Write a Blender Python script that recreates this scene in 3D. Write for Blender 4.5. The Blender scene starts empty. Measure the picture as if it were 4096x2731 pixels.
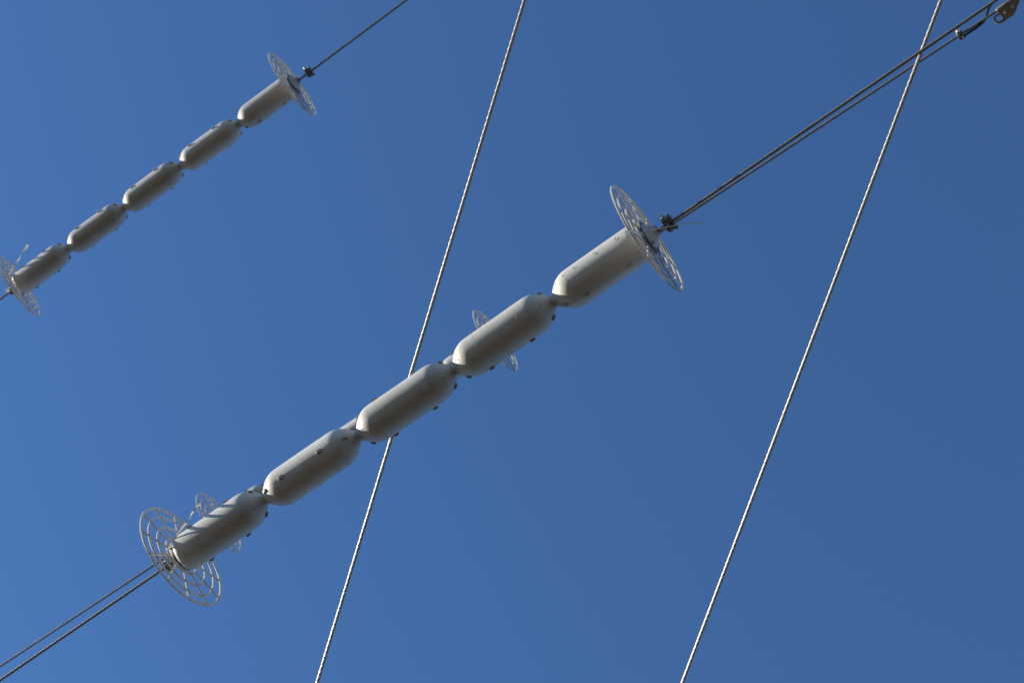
import bpy, math, random
from mathutils import Vector, Matrix

random.seed(7)
sc = bpy.context.scene
col = sc.collection
R = math.radians
V = Vector

# ------------------------------------------------------------------ camera
F_PX, CX, CY = 7000.0, 2048.0, 1365.5
# world axes written in camera coordinates (x right, y up, z back)
UPC = V((0.0895, 0.2917, -0.9523)).normalized()
AXC = V((0.80466, 0.54231, 0.24171))
EX = (AXC - AXC.dot(UPC) * UPC).normalized()
EY = UPC.cross(EX)
CAM = V((0.0, 0.0, 1.6))
def cw(v):                                  # camera vector -> world vector
    return V((v.dot(EX), v.dot(EY), v.dot(UPC)))
def at(px, py, depth):                      # point on a sight line at a given depth
    return CAM + cw(V(((px - CX) / F_PX * depth, -(py - CY) / F_PX * depth, -depth)))
RX, RY, RZ = cw(V((1, 0, 0))), cw(V((0, 1, 0))), cw(V((0, 0, 1)))
FWD = -RZ
cd = bpy.data.cameras.new('camera')
cam = bpy.data.objects.new('camera', cd); col.objects.link(cam)
cam.matrix_world = Matrix(((RX.x, RY.x, RZ.x, CAM.x), (RX.y, RY.y, RZ.y, CAM.y), (RX.z, RY.z, RZ.z, CAM.z), (0, 0, 0, 1)))
cd.sensor_width = 36.0; cd.sensor_fit = 'HORIZONTAL'; cd.lens = F_PX / 4096 * 36
cd.clip_end = 20000; cd.clip_start = 0.05
cd.dof.use_dof = True; cd.dof.focus_distance = 7.9; cd.dof.aperture_fstop = 3.6
sc.camera = cam

# ------------------------------------------------------------------ light
AX = cw(AXC).normalized()
NUP = AX.cross((FWD - FWD.dot(AX) * AX).normalized())
E2 = -(FWD - FWD.dot(AX) * AX).normalized()
SUN = (-AX + 0.51 * NUP - 0.25 * E2).normalized()
SUN_EL = math.asin(SUN.z); SUN_AZ = math.atan2(SUN.x, SUN.y)
w = bpy.data.worlds.new('World'); sc.world = w; w.use_nodes = True
nt = w.node_tree; nt.nodes.clear()
sky = nt.nodes.new('ShaderNodeTexSky'); sky.sky_type = 'NISHITA'; sky.sun_disc = False
sky.sun_elevation = SUN_EL; sky.sun_rotation = SUN_AZ
sky.altitude = 0; sky.air_density = 1.0; sky.dust_density = 0.0; sky.ozone_density = 6.6
bg = nt.nodes.new('ShaderNodeBackground'); bg.inputs[1].default_value = 0.101
wo = nt.nodes.new('ShaderNodeOutputWorld')
nt.links.new(sky.outputs[0], bg.inputs[0]); nt.links.new(bg.outputs[0], wo.inputs[0])
sd = bpy.data.lights.new('sun', 'SUN'); sd.energy = 5.0; sd.angle = R(0.53); sd.color = (1.0, 0.91, 0.77)
sun = bpy.data.objects.new('sun', sd); col.objects.link(sun)
sun.rotation_mode = 'QUATERNION'; sun.rotation_quaternion = SUN.to_track_quat('Z', 'Y'); sun.location = SUN * 40 + V((0, 0, 10))
sc.view_settings.view_transform = 'Standard'; sc.view_settings.look = 'None'
sc.view_settings.exposure = 1.0; sc.view_settings.gamma = 1.0

# ------------------------------------------------------------------ materials
def mat(name, base, rough=0.5, metal=0.0, var=0.12, scale=30.0, bump=0.0, bscale=200.0, spec=0.5, dirt=None, dirt_amt=0.0, stretch=(1, 1, 1), obj_var=0.0, glow_through=0.0):
    m = bpy.data.materials.new(name); m.use_nodes = True
    t = m.node_tree; b = t.nodes['Principled BSDF']
    b.inputs['Roughness'].default_value = rough; b.inputs['Metallic'].default_value = metal
    b.inputs['Specular IOR Level'].default_value = spec
    tc = t.nodes.new('ShaderNodeTexCoord'); mp = t.nodes.new('ShaderNodeMapping'); mp.inputs['Scale'].default_value = stretch
    t.links.new(tc.outputs['Object'], mp.inputs[0])
    nz = t.nodes.new('ShaderNodeTexNoise'); nz.inputs['Scale'].default_value = scale; nz.inputs['Detail'].default_value = 6
    t.links.new(mp.outputs[0], nz.inputs[0])
    cr = t.nodes.new('ShaderNodeValToRGB')
    lo = [c * (1 - var) for c in base]; hi = [min(1, c * (1 + var)) for c in base]
    cr.color_ramp.elements[0].position = 0.3; cr.color_ramp.elements[1].position = 0.7
    cr.color_ramp.elements[0].color = (*lo, 1); cr.color_ramp.elements[1].color = (*hi, 1)
    t.links.new(nz.outputs[0], cr.inputs[0])
    out = cr.outputs[0]
    if dirt:
        n2 = t.nodes.new('ShaderNodeTexNoise'); n2.inputs['Scale'].default_value = scale * 0.35; n2.inputs['Detail'].default_value = 8; n2.inputs['Roughness'].default_value = 0.7
        t.links.new(mp.outputs[0], n2.inputs[0])
        r2 = t.nodes.new('ShaderNodeValToRGB'); r2.color_ramp.elements[0].position = 0.48; r2.color_ramp.elements[1].position = 0.72
        r2.color_ramp.elements[0].color = (0, 0, 0, 1); r2.color_ramp.elements[1].color = (dirt_amt,) * 3 + (1,)
        t.links.new(n2.outputs[0], r2.inputs[0])
        mx = t.nodes.new('ShaderNodeMix'); mx.data_type = 'RGBA'
        t.links.new(r2.outputs[0], mx.inputs[0]); t.links.new(out, mx.inputs[6]); mx.inputs[7].default_value = (*dirt, 1)
        out = mx.outputs[2]
    if obj_var:                                            # no two mouldings have aged quite alike
        oi = t.nodes.new('ShaderNodeObjectInfo'); mr = t.nodes.new('ShaderNodeMapRange')
        mr.inputs[3].default_value = 1 - obj_var; mr.inputs[4].default_value = 1 + obj_var * 0.4
        hs = t.nodes.new('ShaderNodeHueSaturation')
        t.links.new(oi.outputs['Random'], mr.inputs[0]); t.links.new(mr.outputs[0], hs.inputs['Value']); t.links.new(out, hs.inputs['Color'])
        out = hs.outputs[0]
    if glow_through:                                       # thin nylon lets sunlight through
        tr = t.nodes.new('ShaderNodeBsdfTranslucent'); ms = t.nodes.new('ShaderNodeMixShader'); ms.inputs[0].default_value = glow_through
        t.links.new(out, tr.inputs[0]); t.links.new(b.outputs[0], ms.inputs[1]); t.links.new(tr.outputs[0], ms.inputs[2])
        t.links.new(ms.outputs[0], t.nodes['Material Output'].inputs[0])
    t.links.new(out, b.inputs['Base Color'])
    if bump > 0:
        n3 = t.nodes.new('ShaderNodeTexNoise'); n3.inputs['Scale'].default_value = bscale; n3.inputs['Detail'].default_value = 4
        t.links.new(mp.outputs[0], n3.inputs[0])
        bp = t.nodes.new('ShaderNodeBump'); bp.inputs['Strength'].default_value = bump; bp.inputs['Distance'].default_value = 0.004
        t.links.new(n3.outputs[0], bp.inputs['Height']); t.links.new(bp.outputs[0], b.inputs['Normal'])
    return m
M_SHELL = mat('grey_plastic', (0.545, 0.548, 0.525), 0.48, var=0.05, scale=9, bump=0.08, bscale=22, spec=0.28, dirt=(0.44, 0.41, 0.36), dirt_amt=0.5, obj_var=0.10, stretch=(1, 3, 3))
M_DARK = mat('dark_hole', (0.03, 0.028, 0.025), 0.8)
M_CLIP = mat('clip_plastic', (0.44, 0.42, 0.38), 0.4, var=0.15)
M_LATT = mat('lattice_plastic', (0.56, 0.545, 0.52), 0.45, var=0.06, glow_through=0.28)
M_TIE = mat('tie_nylon', (0.80, 0.78, 0.72), 0.45, var=0.04, glow_through=0.5)
M_WIRE = mat('weathered_wire', (0.25, 0.232, 0.205), 0.45, metal=0.2, var=0.15, scale=14)
M_BRIGHT = mat('galvanised_wire', (0.42, 0.405, 0.375), 0.45, metal=0.35, var=0.12, scale=20)
M_CLAMP = mat('weathered_clamp', (0.19, 0.18, 0.17), 0.5, metal=0.4, var=0.3, scale=60, bump=0.3, bscale=300)
M_NUT = mat('worn_steel', (0.50, 0.48, 0.44), 0.38, metal=0.7, var=0.2, scale=80)
M_PLATE = mat('galvanised_plate', (0.34, 0.305, 0.25), 0.5, metal=0.3, var=0.2, scale=30, bump=0.2, bscale=150)
M_COLLAR = mat('dark_collar', (0.14, 0.135, 0.13), 0.6, var=0.2)
M_BLACK = mat('black_rubber', (0.010, 0.010, 0.011), 0.8, var=0.2)
M_GROUND = mat('dry_soil', (0.038, 0.026, 0.0145), 0.95, var=0.3, scale=0.15)

# ------------------------------------------------------------------ mesh helpers
class MB:
    def __init__(s): s.v = []; s.f = []; s.m = []; s.s = []
    def add(s, vs, fs, mi=0, smooth=False, T=None):
        o = len(s.v)
        s.v += [tuple(T @ V(p)) if T else tuple(p) for p in vs]
        s.f += [tuple(i + o for i in f) for f in fs]; s.m += [mi] * len(fs)
        s.s += [smooth] * len(fs) if isinstance(smooth, bool) else smooth
    def build(s, name, mats, parent=None, bevel=0.0):
        me = bpy.data.meshes.new(name); me.from_pydata(s.v, [], s.f)
        for m in (mats if isinstance(mats, list) else [mats]): me.materials.append(m)
        me.polygons.foreach_set('material_index', s.m); me.polygons.foreach_set('use_smooth', s.s)
        me.validate(); me.update()
        o = bpy.data.objects.new(name, me); col.objects.link(o)
        if parent: o.parent = parent
        if bevel > 0:
            b = o.modifiers.new('bevel', 'BEVEL'); b.width = bevel; b.segments = 2; b.limit_method = 'ANGLE'
        return o
    def box(s, c, d, T=None, mi=0):
        x, y, z = [q / 2 for q in d]; c = V(c)
        vs = [c + V(p) for p in ((-x,-y,-z),(x,-y,-z),(x,y,-z),(-x,y,-z),(-x,-y,z),(x,-y,z),(x,y,z),(-x,y,z))]
        s.add(vs, [(0,3,2,1),(4,5,6,7),(0,1,5,4),(1,2,6,5),(2,3,7,6),(3,0,4,7)], mi, False, T)
    def prism(s, p0, p1, r0, r1=None, n=16, mi=0, smooth=True, T=None, rot=0.0, caps=True):
        r1 = r0 if r1 is None else r1
        p0, p1 = V(p0), V(p1); d = (p1 - p0).normalized()
        u = d.orthogonal().normalized(); v = d.cross(u)
        vs = []
        for p, r in ((p0, r0), (p1, r1)):
            for k in range(n):
                a = 2 * math.pi * k / n + rot
                vs.append(p + (u * math.cos(a) + v * math.sin(a)) * r)
        fs = [(k, (k+1) % n, n + (k+1) % n, n + k) for k in range(n)]; sm = [smooth] * n
        if caps: fs += [tuple(range(n-1, -1, -1)), tuple(range(n, 2*n))]; sm += [False, False]
        s.add(vs, fs, mi, sm, T)
    def sweep(s, pts, frames, sect, mi=0, smooth=True, closed=True):
        n = len(sect); vs = []
        for p, (u, v) in zip(pts, frames):
            for a, b in sect: vs.append(p + u * a + v * b)
        fs = []
        for i in range(len(pts) - 1):
            for k in range(n):
                fs.append((i*n+k, i*n+(k+1) % n, (i+1)*n+(k+1) % n, (i+1)*n+k))
        sm = [smooth] * len(fs)
        fs += [tuple(range(n-1, -1, -1)), tuple(range((len(pts)-1)*n, len(pts)*n))]; sm += [False, False]
        s.add(vs, fs, mi, sm)
    def extrude(s, poly, y0, y1, T=None, mi=0):           # polygon in local x,z pushed along y
        n = len(poly)
        vs = [(x, y0, z) for x, z in poly] + [(x, y1, z) for x, z in poly]
        fs = [tuple(range(n)), tuple(range(2*n-1, n-1, -1))] + [(k, n + k, n + (k+1) % n, (k+1) % n) for k in range(n)]
        s.add(vs, fs, mi, False, T)

def frames_for(pts):
    fr = []; u = None
    for i in range(len(pts)):
        d = (pts[min(i+1, len(pts)-1)] - pts[max(i-1, 0)]).normalized()
        u = d.orthogonal().normalized() if u is None else (u - d * u.dot(d)).normalized()
        fr.append((u, d.cross(u)))
    return fr
def circle(r, n=10): return [(r * math.cos(2*math.pi*k/n), r * math.sin(2*math.pi*k/n)) for k in range(n)]
def smooth_path(ctrl, n=10):                               # Catmull-Rom through the points
    P = [ctrl[0] * 2 - ctrl[1]] + list(ctrl) + [ctrl[-1] * 2 - ctrl[-2]]; out = []
    for i in range(1, len(P) - 2):
        for k in range(n):
            t = k / n; a, b, c, d = P[i-1], P[i], P[i+1], P[i+2]
            out.append(0.5 * ((2*b) + (c - a) * t + (2*a - 5*b + 4*c - d) * t*t + (3*b - a - 3*c + d) * t*t*t))
    return out + [ctrl[-1]]

def tag(o, label, cat, group=None):
    o['label'] = label; o['category'] = cat
    if group: o['group'] = group
    return o
def empty(name, M):
    o = bpy.data.objects.new(name, None); col.objects.link(o); o.empty_display_size = 0.05; o.matrix_world = M; return o
def copy_tree(o, parent=None):
    c = o.copy(); col.objects.link(c)
    if parent: c.parent = parent
    for ch in list(o.children): copy_tree(ch, c)
    return c
def mat4(o, X, Y, Z):
    return Matrix(((X.x, Y.x, Z.x, o.x), (X.y, Y.y, Z.y, o.y), (X.z, Y.z, Z.z, o.z), (0, 0, 0, 1)))
def frame(o, X):                                          # x along the wire, y away from the viewer, z across
    X = X.normalized(); Y = (FWD - FWD.dot(X) * X).normalized(); return mat4(o, X, Y, X.cross(Y))
RotX = lambda a: Matrix.Rotation(a, 4, 'X')

# ------------------------------------------------------------------ ground
g = MB(); S = 3000
g.add([(-S,-S,0),(S,-S,0),(S,S,0),(-S,S,0)], [(0,1,2,3)])
gr = g.build('ground', M_GROUND); gr['kind'] = 'structure'

# ------------------------------------------------------------------ the three lines of covers
L, RB, RN = 0.54, 0.0885, 0.027
DISC_L, DISC_R = 0.035, L - 0.052                         # where the lattice discs sit on the first and last cover
def line_from(p0, p1, k0, k1):                            # two joints give the axis; k counts covers
    d = (p1 - p0) / (k1 - k0); X = d.normalized()
    mid = (p0 + p1) / 2; return mid - X * (L * (k0 + k1) / 2), X
def dep(P, k):                                            # depth of the fitted axis at cover count k
    return P[2] - AXF * L * k
AXF = -0.24171 * -1
ZA, ZB, ZC = 7.9398, 12.8703, 13.3831
OA, XA = line_from(at(1063, 1994, ZA), at(2630, 925.5, ZA - AXF*L*4), 1, 5)
OB, XB = line_from(at(277, 994, ZB), at(1194, 322, ZB - AXF*L*4), 1, 5)
OC, XC = line_from(at(874, 2089, ZC - AXF*0.03), at(1982.7, 1361, ZC - AXF*(5*L - .05)), 0.0556, 4.907)
FA, FB, FC = frame(OA, XA), frame(OB, XB), frame(OC, XC)

# ---- one cover
def profile(blunt):
    th = R(42); Rb = 0.115; body = RB
    def shoulder(s0, rn):                                 # neck -> cone -> rounded bend -> body
        pts = [(s0, rn), (s0 + 0.006, rn)]
        drop = Rb * (1 - math.cos(th)); cone = (body - drop - rn) / math.tan(th)
        for k in (0.33, 0.66): pts.append((s0 + 0.006 + cone * k, rn + (body - drop - rn) * k))
        for k in range(9):
            a = th * (1 - k / 8); pts.append((s0 + 0.006 + cone + Rb * (math.sin(th) - math.sin(a)), body - Rb * (1 - math.cos(a))))
        return pts
    if blunt:
        left = [(0.049, 0.030), (0.045, 0.052), (0.047, 0.068)]
        for k in range(7):
            a = R(90) * (1 - k / 6) * 0.9; left.append((0.047 + 0.030 * (1 - math.sin(a)), body - 0.018 * (1 - math.cos(a))))
    else: left = shoulder(0.0, RN + 0.003)
    right = [(L + 0.006 - (s - 0.0), r) for s, r in shoulder(0.0, RN - 0.003)][::-1]
    body_pts = [(left[-1][0] + (right[0][0] - left[-1][0]) * k / 5, body) for k in range(1, 5)]
    return left + body_pts + right
def r_at(prof, s):
    for (s0, r0), (s1, r1) in zip(prof, prof[1:]):
        if s0 <= s <= s1: return r0 + (r1 - r0) * (s - s0) / max(1e-9, s1 - s0), math.atan2(r1 - r0, s1 - s0)
    return prof[-1][1], 0
def half_shell(prof, a0, a1, n=36, t=0.003):
    mb = MB(); P = len(prof); vs = []
    for tt in (0, t):
        for i in range(n + 1):
            a = a0 + (a1 - a0) * i / n
            for s, r in prof:
                # faint waviness of a moulded shell
                q = (r - tt) * (1 + 0.0022 * math.sin(3 * a + 17 * s) * min(1, (r - RN) / 0.04))
                vs.append((s, -math.sin(a) * q, math.cos(a) * q))
    N = (n + 1) * P; fs = []; sm = []
    for i in range(n):
        for j in range(P - 1):
            q = (i*P+j, (i+1)*P+j, (i+1)*P+j+1, i*P+j+1)
            fs.append(q); fs.append(tuple(N + k for k in reversed(q))); sm += [True, True]
    for j in range(P - 1):
        fs.append((j, j+1, N+j+1, N+j)); fs.append((n*P+j, N+n*P+j, N+n*P+j+1, n*P+j+1)); sm += [False, False]
    for i in range(n):
        fs.append((i*P, N+i*P, N+(i+1)*P, (i+1)*P)); fs.append((i*P+P-1, (i+1)*P+P-1, N+(i+1)*P+P-1, N+i*P+P-1)); sm += [False, False]
    mb.add(vs, [f for f, q in zip(fs, sm) if q], 0, True)
    for f, q in zip(fs, sm):                               # cut edges keep their own corners, so the skin shades cleanly up to the seam
        if not q: mb.add([vs[i] for i in f], [tuple(range(len(f)))], 0, False)
    mid = (a0 + a1) / 2
    def surf(s, a, lift=0.0):
        r, sl = r_at(prof, s); nrm = V((-math.sin(sl), -math.sin(a) * math.cos(sl), math.cos(a) * math.cos(sl)))
        return V((s, -math.sin(a) * r, math.cos(a) * r)) + nrm * lift, nrm
    # small drain holes and moulded pips
    for s, rad, da in ((0.105, 0.0032, 0.0), (0.435, 0.0032, 0.0), (0.495, 0.0036, 0.05), (0.055, 0.0036, -0.1)):
        if s < prof[0][0] + 0.02: continue
        p, nrm = surf(s, mid + da); mb.prism(p - nrm * 0.002, p + nrm * 0.0008, rad, rad * 0.9, 10, 1)
    # moulded ring marks with a short rib running from each toward the seam
    for s in (0.165, 0.275, 0.385):
        pts = []
        for k in range(25):
            b = 2 * math.pi * k / 24; p, nrm = surf(s + 0.0085 * math.cos(b), mid + 0.0085 / RB * math.sin(b), 0.0004); pts.append(p)
        mb.sweep(pts, frames_for(pts), circle(0.0007, 5))
        if s != 0.275:
            for sg in (-1, 1):
                pts = [surf(s - 0.002, mid + sg * (0.0085 / RB + 0.75 * k / 8), -0.0002)[0] for k in range(9)]
                mb.sweep(pts, frames_for(pts), circle(0.0005, 5))
    return mb
def clip_mesh():
    mb = MB(); l, w_, h = 0.0240, 0.0130, 0.0090
    for sg in (-1, 1): mb.box((sg * (l/2 - 0.0017), 0, h/2 - 0.002), (0.0034, w_, h + 0.002))
    mb.box((0, 0, h - 0.0013), (l - 0.0064, w_ - 0.0008, 0.0034))
    mb.box((0, 0, 0.0015), (l - 0.0072, w_ * 0.55, 0.0085))
    return mb
CLIP_S = (0.043, 0.152, 0.372, 0.500)
def make_cover(blunt):
    prof = profile(blunt)
    root = empty('wire_cover', Matrix.Identity(4))
    gap = 0.0007 / RB
    half_shell(prof, gap, math.pi - gap).build('half_shell', [M_SHELL, M_DARK], root)
    half_shell(prof, math.pi + gap, 2 * math.pi - gap).build('half_shell', [M_SHELL, M_DARK], root)
    first = None
    for a in (0.0, math.pi):
        for s in CLIP_S:
            if blunt and s < 0.07: continue
            r, sl = r_at(prof, s)
            M = RotX(a) @ Matrix.Translation((s, 0, r)) @ Matrix.Rotation(-sl, 4, 'Y')
            if first is None: first = clip_mesh().build('clip', M_CLIP, root, 0.0006); o = first
            else: o = first.copy(); col.objects.link(o); o.parent = root
            o.matrix_local = M
    return root
GRP = 'bottle-shaped covers strung along the dark wires'
LAB_A = ('grey cover crossed by shadow bars, at the low left end of the nearest string',
         'grey cover of the nearest string with seam and clips turned to view',
         'middle cover of the nearest string, where a bright wire passes behind it',
         'cover of the nearest string with a far lattice disc showing behind it',
         'grey cover at the upper right end of the nearest string, neck through a disc')
LAB_B = ('lowest small cover of the upper left string, beside the cut off disc',
         'second cover from the low left end of the upper left string',
         'middle one of the five small covers on the upper left string',
         'small cover just below the topmost one on the upper left string',
         'topmost small cover of the upper left string, end through a disc')
HID = 'far cover hidden behind the nearest string of covers'
LAB_C = ('far cover whose lit shoulder peeks out above the first joint of the nearest string', HID,
         'far cover showing a straight sliver above the second joint of the nearest string', HID,
         'far cover showing a sliver above the third joint of the nearest string')
full = make_cover(False); blunt = make_cover(True)
used = {0: False, 1: False}
ROLL = {'A': (2, 62, -4, -17, -52), 'B': (6, 28, 27, 30, -24), 'C': (0, 10, 4, -5, 8)}
for key, F, labs in (('A', FA, LAB_A), ('B', FB, LAB_B), ('C', FC, LAB_C)):
    for k in range(5):
        b = 1 if k == 0 else 0
        src = blunt if b else full
        o = src if not used[b] else copy_tree(src); used[b] = True
        o.matrix_world = F @ Matrix.Translation((L * k, 0, 0)) @ Matrix.Rotation(R(random.uniform(-0.5, 0.5)), 4, 'Y') @ Matrix.Rotation(R(random.uniform(-0.7, 0.7)), 4, 'Z') @ RotX(R(ROLL[key][k]))
        tag(o, labs[k], 'wire cover', GRP)

# ------------------------------------------------------------------ lattice discs
RD = 0.269
RINGS = ((0.2630, 0.0120, 0.0082), (0.2140, 0.0105, 0.0078), (0.1565, 0.0105, 0.0078), (0.0975, 0.0120, 0.0086))
def ring_mb(r, wd, th, slit):
    mb = MB(); n = 120; a0 = slit / r; vs = []
    for k in range(n + 1):
        a = a0 + (2 * math.pi - 2 * a0) * k / n; c, s = math.cos(a), math.sin(a)
        for q, x in ((r - wd/2, -th/2), (r + wd/2, -th/2), (r + wd/2, th/2), (r - wd/2, th/2)): vs.append((x, -s * q, c * q))
    fs = []; sm = []
    for k in range(n):
        for j in range(4): fs.append((4*k+j, 4*k+(j+1) % 4, 4*k+4+(j+1) % 4, 4*k+4+j)); sm.append(j % 2 == 1)
    fs += [(3,2,1,0), (4*n, 4*n+1, 4*n+2, 4*n+3)]; sm += [False, False]
    mb.add(vs, fs, 0, sm); return mb
def make_disc():
    root = empty('lattice_disc', Matrix.Identity(4))
    for i, (r, wd, th) in enumerate(RINGS):
        ring_mb(r, wd, th, 0.0022).build('rim' if i == 0 else 'hub_ring' if i == 3 else 'ring', M_LATT, root, 0.0008)
    sp = None
    r0, r1 = RINGS[3][0] + 0.003, RINGS[0][0] - 0.003
    for k in range(1, 12):
        if sp is None:
            mb = MB(); mb.box((0, 0, (r0 + r1) / 2), (0.0068, 0.0092, r1 - r0)); sp = mb.build('spoke', M_LATT, root, 0.0008); o = sp
        else: o = sp.copy(); col.objects.link(o); o.parent = root
        o.matrix_local = RotX(R(30 * k))
    eb = None
    for sg in (-1, 1):
        if eb is None:
            mb = MB(); mb.box((0, 0, (r0 + r1) / 2 - 0.004), (0.0072, 0.0095, r1 - r0 + 0.014)); eb = mb.build('slit_bar', M_LATT, root, 0.0008); o = eb
        else: o = eb.copy(); col.objects.link(o); o.parent = root
        o.matrix_local = Matrix.Translation((0, sg * 0.0072, 0))
    gf = None
    for k in range(6):                                     # short fingers that grip the cover's shoulder
        if gf is None:
            mb = MB(); mb.box((0, 0, 0.081), (0.0040, 0.009, 0.024)); gf = mb.build('finger', M_LATT, root, 0.0008); o = gf
        else: o = gf.copy(); col.objects.link(o); o.parent = root
        o.matrix_local = RotX(R(60 * k + 30))
    return root
GD = 'slotted lattice discs at the ends of the strings'
disc = make_disc(); first = True; collar_me = []
for F, k, s, slit, tilt, turn, lab in (
        (FA, 0, DISC_L, 72, -2.5, 1.3, 'large open lattice disc at the low left end of the nearest string'),
        (FA, 4, DISC_R, 76, 0.5, -1.5, 'large narrow looking lattice disc at the upper right end of the nearest string'),
        (FB, 0, 0.034, 95, 0, 13.8, 'lattice disc cut off by the left edge, at the end of the upper left string'),
        (FB, 4, DISC_R, 92, -1, 3.8, 'small lattice disc at the top end of the upper left string'),
        (FC, 0, DISC_L, 80, -2, 6.0, 'far lattice disc half hidden behind the shadow barred cover'),
        (FC, 4, DISC_R, 80, -2, 0.8, 'far lattice disc behind the fourth cover of the nearest string')):
    o = copy_tree(disc) if not first else disc; first = False
    o.matrix_world = F @ Matrix.Translation((L * k + s, 0, 0)) @ Matrix.Rotation(R(tilt), 4, 'Y') @ Matrix.Rotation(R(turn), 4, 'Z') @ RotX(R(slit))
    if k == 0:
        if not collar_me:
            mb = MB(); mb.prism((-0.010, 0, 0), (0.0125, 0, 0), 0.073, 0.0785, 40, caps=True); bo = mb.build('shading_collar', M_COLLAR, None, 0.001); collar_me.append(bo)  # dark collar added in the hub, lengthened to shade the cover's blunt end
        else: bo = collar_me[0].copy(); col.objects.link(bo)
        bo.parent = o; bo.matrix_local = Matrix.Identity(4)
    tag(o, lab, 'lattice disc', GD)

# ------------------------------------------------------------------ wires
def stranded(name, ctrl, D, pitch, m, label, group, phase=0.0):
    mb = MB(); rs = D * 0.215; cum = [0.0]
    for a, b in zip(ctrl, ctrl[1:]): cum.append(cum[-1] + (b - a).length)
    Ln = cum[-1]; n = int(Ln / pitch * 14)
    def mid(q):
        for k in range(len(ctrl) - 1):
            if q <= cum[k+1] or k == len(ctrl) - 2: return ctrl[k].lerp(ctrl[k+1], (q - cum[k]) / (cum[k+1] - cum[k]))
    X = (ctrl[-1] - ctrl[0]).normalized(); u = X.orthogonal().normalized(); v = X.cross(u)
    for k in range(6):
        pts = []; fr = []
        for i in range(n + 1):
            q = Ln * i / n; a = phase + 2 * math.pi * (k / 6 + q / pitch)
            rad = u * math.cos(a) + v * math.sin(a)
            pts.append(mid(q) + rad * (D / 2 - rs)); fr.append((rad, X.cross(rad)))
        mb.sweep(pts, fr, circle(rs, 9))
    mb.sweep(ctrl, [(u, v)] * len(ctrl), circle(rs, 6))
    return tag(mb.build(name, m), label, 'wire', group)
def along(O, X, px):                                       # distance along a wire where it is seen at a given column
    lo, hi = -6.0, 12.0
    for _ in range(60):
        m_ = (lo + hi) / 2; q = O + X * m_ - CAM; x = q.dot(RX) / q.dot(FWD) * F_PX + CX
        lo, hi = (m_, hi) if x < px else (lo, m_)
    return lo
GW = 'dark wires the covers are strung on'
KB = OB + XB * (along(OB, XB, 1239))
DB = (at(1630, -2, dep_b := ZB - AXF * (5*L + 0.4)) - KB).normalized()
stranded('overhead_wire', [OA - XA * 6, OA + XA * (5*L + 6)], 0.0142, 0.15, M_WIRE, 'thick dark wire running through the nearest string of covers', GW)
stranded('overhead_wire', [OB - XB * 6, KB, KB + DB * 7], 0.0168, 0.17, M_WIRE, 'dark wire running through the upper left string of covers', GW)
stranded('overhead_wire', [OC - XC * 6, OC + XC * along(OC, XC, 3998)], 0.0182, 0.18, M_WIRE, 'thin looking dark wire running just below the thick one to the bolted fitting', GW)
WD = cw(V((-0.2916, -0.9063, -0.305))).normalized()
p1 = at(1646, 1489, 9.6); hW = p1.z
d = at(3247, 1365.5, 1.0) - CAM; p2 = CAM + d * ((hW - CAM.z) / d.z)
GB = 'bright twisted wires crossing the picture steeply'
stranded('crossing_wire', [p1 - WD * 12, p1 + WD * 12], 0.0200, 0.225, M_BRIGHT, 'bright twisted wire passing behind the middle cover of the nearest string', GB)
stranded('crossing_wire', [p2 - WD * 12, p2 + WD * 12], 0.0200, 0.225, M_BRIGHT, 'bright twisted wire at right, crossing the two dark wires near the corner', GB, 0.6)

# ------------------------------------------------------------------ bolted wire clamps
def make_clamp():
    root = empty('wire_clamp', Matrix.Identity(4))
    up = MB(); up.box((-0.001, 0, 0.0150), (0.044, 0.046, 0.019)); up.box((0.012, -0.004, 0.027), (0.012, 0.03, 0.012)); up.build('upper_jaw', M_CLAMP, root, 0.003)
    lo = MB(); lo.box((-0.003, -0.002, -0.0150), (0.042, 0.044, 0.018)); lo.box((-0.010, -0.006, -0.026), (0.020, 0.026, 0.014)); lo.build('lower_jaw', M_CLAMP, root, 0.003)
    b = MB(); b.prism((-0.008, -0.014, -0.03), (-0.008, -0.014, 0.056), 0.0062, n=12); b.build('bolt', M_NUT, root)
    n = MB(); n.prism((-0.008, -0.014, 0.0245), (-0.008, -0.014, 0.040), 0.0150, 0.0115, 6, smooth=False); n.prism((-0.008, -0.014, 0.0235), (-0.008, -0.014, 0.0265), 0.0175, n=18); n.build('nut', M_CLAMP, root, 0.001)
    b2 = MB(); b2.prism((0.012, 0.012, -0.024), (0.012, 0.012, 0.037), 0.0058, n=12); b2.prism((0.014, -0.004, -0.024), (0.014, -0.004, -0.032), 0.0125, 0.0115, 18); b2.prism((0.014, -0.004, -0.032), (0.014, -0.004, -0.038), 0.0115, 0.006, 18); b2.build('bolt', M_CLAMP, root, 0.0008)
    return root
GC = 'bolted clamps gripping the dark wires'
clamp = make_clamp(); first = True
for F, O, X, px, rot, scl, lab in (
        (FA, OA, XA, 2678, 8, 1.0, 'dark bolted clamp just beyond the large narrow looking lattice disc'),
        (FA, OA, XA, 672, -150, 0.85, 'dark bolted clamp seen through the large open lattice disc'),
        (FB, OB, XB, 1238, 15, 1.0, 'dark bolted clamp just above the small topmost lattice disc'),
        (FB, OB, XB, 47, -140, 0.9, 'dark bolted clamp by the lattice disc cut off at the left edge'),
        (FC, OC, XC, 3842, 25, 0.95, 'bolted clamp where the black lead joins the thin dark wire')):
    o = clamp if first else copy_tree(clamp); first = False
    o.matrix_world = F @ Matrix.Translation((along(O, X, px), 0, 0)) @ RotX(R(rot)) @ Matrix.Scale(scl, 4)
    tag(o, lab, 'clamp', GC)

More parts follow.
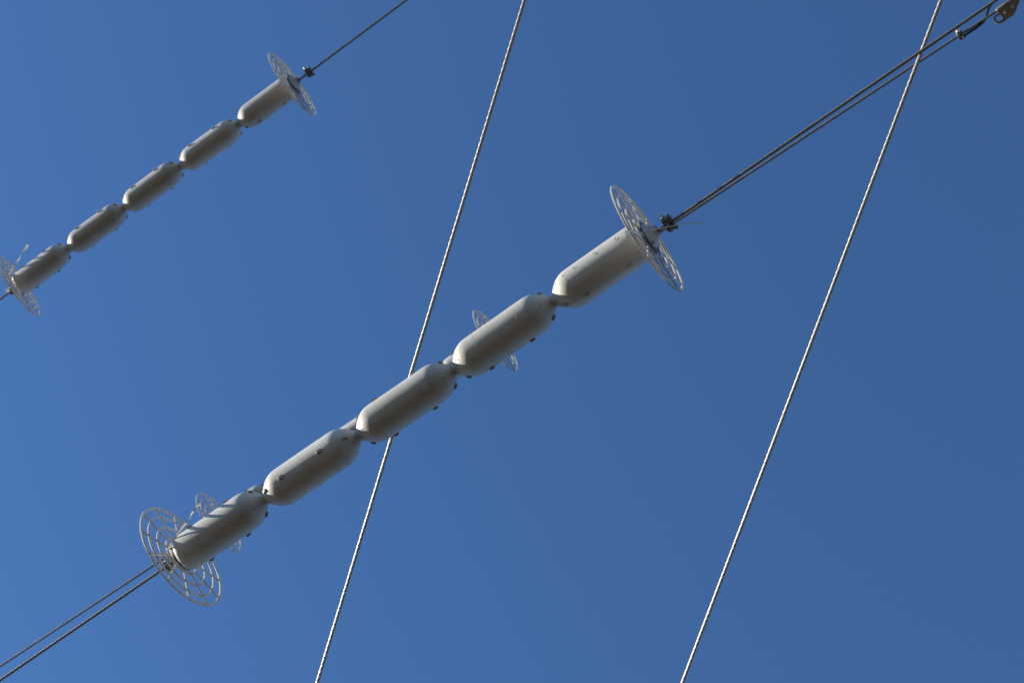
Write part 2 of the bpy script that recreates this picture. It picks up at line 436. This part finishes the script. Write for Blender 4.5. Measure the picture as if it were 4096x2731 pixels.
# ------------------------------------------------------------------ cable ties
def tie(ctrl, twist, width, lab, head, hX, loopc, loopF):
    root = empty('cable_tie', Matrix.Translation(head))
    inv = Matrix.Translation(-head)
    pts = smooth_path(ctrl, 24); n = len(pts); mb = MB(); fr = []
    for i, (u, v) in enumerate(frames_for(pts)):
        a = twist[0] + (twist[1] - twist[0]) * i / (n - 1); fr.append((u * math.cos(a) + v * math.sin(a), v * math.cos(a) - u * math.sin(a)))
    w2, t2 = width / 2, 0.0017
    mb.sweep(pts, fr, [(-w2, -t2), (w2, -t2), (w2, t2), (-w2, t2)], smooth=False)
    mb.v = [tuple(inv @ V(p)) for p in mb.v]; mb.build('tail', M_TIE, root)
    hb = MB(); hb.box((0, 0, 0), (0.0095, 0.0085, 0.0085), inv @ frame(head, hX)); hb.build('head', M_TIE, root, 0.001)
    lp = MB(); q = [loopc + loopF[0] * math.cos(2*math.pi*k/24) * 0.013 + loopF[1] * math.sin(2*math.pi*k/24) * 0.0085 for k in range(25)]
    lp.sweep(q, frames_for(q), [(-0.001, -0.0026), (0.001, -0.0026), (0.001, 0.0026), (-0.001, 0.0026)], smooth=False)
    lp.v = [tuple(inv @ V(p)) for p in lp.v]; lp.build('loop', M_TIE, root)
    return tag(root, lab, 'cable tie', 'cable ties closing the slotted discs')
def slit_pt(F, k, s, slit, r, dx=0.0):
    M = F @ Matrix.Translation((L * k + s, 0, 0)) @ RotX(R(slit))
    return M @ V((dx, 0, r)), (M.to_3x3() @ V((0, 1, 0))).normalized(), M.to_3x3().col[0].normalized()
def dpt(P): return (P - CAM).dot(FWD)
lc, ly, lx = slit_pt(FA, 4, DISC_R, 76, 0.100)
hd = lc + lx * 0.011 + ly * -0.006; dz = dpt(hd)
hd = at(2580, 925, dz)
tie([hd, at(2640, 914, dz - .01), at(2700, 902, dz - .02), at(2760, 891, dz - .03), at(2815, 894, dz - .03)], (0.6, 0.4), 0.0066,
    'long pale cable tie with its tail sticking out past the dark clamp', hd, XA, lc, (ly, lx))
lc, ly, lx = slit_pt(FA, 0, DISC_L, 72, 0.128)
hd = at(668, 2200, dpt(lc) - 0.01); dz = dpt(hd)
tie([hd, at(692, 2162, dz), at(720, 2122, dz), at(750, 2084, dz), at(768, 2054, dz), at(784, 2030, dz), at(802, 2014, dz)], (0.2, 6.4), 0.0085,
    'pale twisted cable tie rising from the large open lattice disc', hd, XA, lc, (ly, lx))
lc, ly, lx = slit_pt(FB, 0, 0.020, 95, 0.16)
hd = at(37, 1095, dpt(lc) - 0.02); dz = dpt(hd)
tie([hd, at(54, 1070, dz), at(72, 1042, dz), at(92, 1010, dz), at(113, 979, dz)], (0.3, 6.2), 0.0135,
    'pale twisted cable tie standing up from the lattice disc at the left edge', hd, XB, lc, (ly, lx))

# ------------------------------------------------------------------ dead-end fitting in the top right corner and the black lead
sx = along(OC, XC, 3990)
FO = OC + XC * sx; fd = dpt(FO); U = fd / F_PX / 11.76      # metres per enlarged photo pixel
root = empty('dead_end_fitting', frame(FO, XC))
ax_img = (XC.dot(RX), XC.dot(RY))
iang = math.atan2(ax_img[1], ax_img[0]); ci, si = math.cos(iang), math.sin(iang)
def loc(x, y):                                             # enlarged photo position -> local x,z of the fitting
    dx, dy = (x - 1105) * U, -(y - 400) * U
    return (dx * ci + dy * si, -dx * si + dy * ci)
body = MB(); body.extrude([loc(*p) for p in ((1070,330),(1130,290),(1620,0),(1800,-110),(2120,-150),(2080,60),(1990,290),(1930,480),(1850,610),(1520,850),(1420,600),(1280,540),(1160,560))], -0.012, 0.012)
body.build('wedge_body', M_PLATE, root, 0.004)
eye = MB(); n = 40; cx_, cz_ = loc(1185, 770); vs = []; fs = []
for k in range(n):
    a = 2 * math.pi * k / n
    for rx, rz in ((0.0375, 0.0335), (0.0225, 0.0190)):
        for y in (-0.0095, 0.0095): vs.append((cx_ + rx * math.cos(a), y, cz_ + rz * math.sin(a)))
for k in range(n):
    a, b = 4*k, 4*((k+1) % n); fs += [(a, a+1, b+1, b), (a+2, b+2, b+3, a+3), (a, b, b+2, a+2), (a+1, a+3, b+3, b+1)]
eye.add(vs, fs, 0, [False] * len(fs)); eye.extrude([loc(*p) for p in ((1430,540),(1840,590),(1560,815),(1300,1010),(1330,860))], -0.0090, 0.0090)
eye.build('eye', M_PLATE, root, 0.002)
st = MB(); st.extrude([loc(*p) for p in ((1900,-90),(2110,-30),(3600,-1050),(3480,-1220))], -0.008, 0.008); st.build('strap', M_PLATE, root, 0.002)
fe = MB(); fx, fz = loc(1105, 400); fe.prism((fx - 0.006, 0, fz), (fx + 0.004, 0, fz), 0.0155, n=20); fe.prism((fx - 0.010, 0, fz), (fx - 0.005, 0, fz), 0.011, n=20); tb = MB(); ta, tz = loc(1120, 345); tc, td = loc(1800, -110); tb.prism((ta, -0.006, tz), (tc, -0.006, td), 0.0115, n=18); tb.build('keeper_tube', M_PLATE, root, 0.001)
fe.build('ferrule', M_NUT, root, 0.001)
nb = None
for x, y in ((1500, 470), (1840, 220)):
    bx, bz = loc(x, y)
    if nb is None:
        nb = MB(); nb.prism((0, -0.010, 0), (0, -0.0150, 0), 0.0125, n=20); nb.prism((0, -0.0150, 0), (0, -0.024, 0), 0.0105, n=6, smooth=False); nb.prism((0, -0.024, 0), (0, -0.034, 0), 0.0055, n=12)
        nb = nb.build('bolt', M_NUT, root, 0.0006); o = nb
    else: o = nb.copy(); col.objects.link(o); o.parent = root
    o.matrix_local = Matrix.Translation((bx, 0, bz)) @ Matrix.Rotation(R(-28), 4, 'Z')
tag(root, 'weathered metal dead end fitting with two bolts and a round eye, top right corner', 'fitting')
def lead_pt(x, y, off): return at(3600 + x / 4.742, (y + 16) / 4.742, fd + off)
pts = smooth_path([lead_pt(1195, 690, 0.0), lead_pt(1280, 625, 0.005), lead_pt(1400, 545, 0.02), lead_pt(1520, 455, 0.03), lead_pt(1605, 370, 0.04), lead_pt(1645, 270, 0.05), lead_pt(1670, 170, 0.06), lead_pt(1740, 60, 0.08), lead_pt(1850, -60, 0.1), lead_pt(2050, -220, 0.12), lead_pt(2500, -520, 0.12)], 8)
mb = MB(); mb.sweep(pts, frames_for(pts), circle(0.0088, 12)); tag(mb.build('jumper_lead', M_BLACK), 'black insulated lead curving up from the clamp near the corner', 'lead')
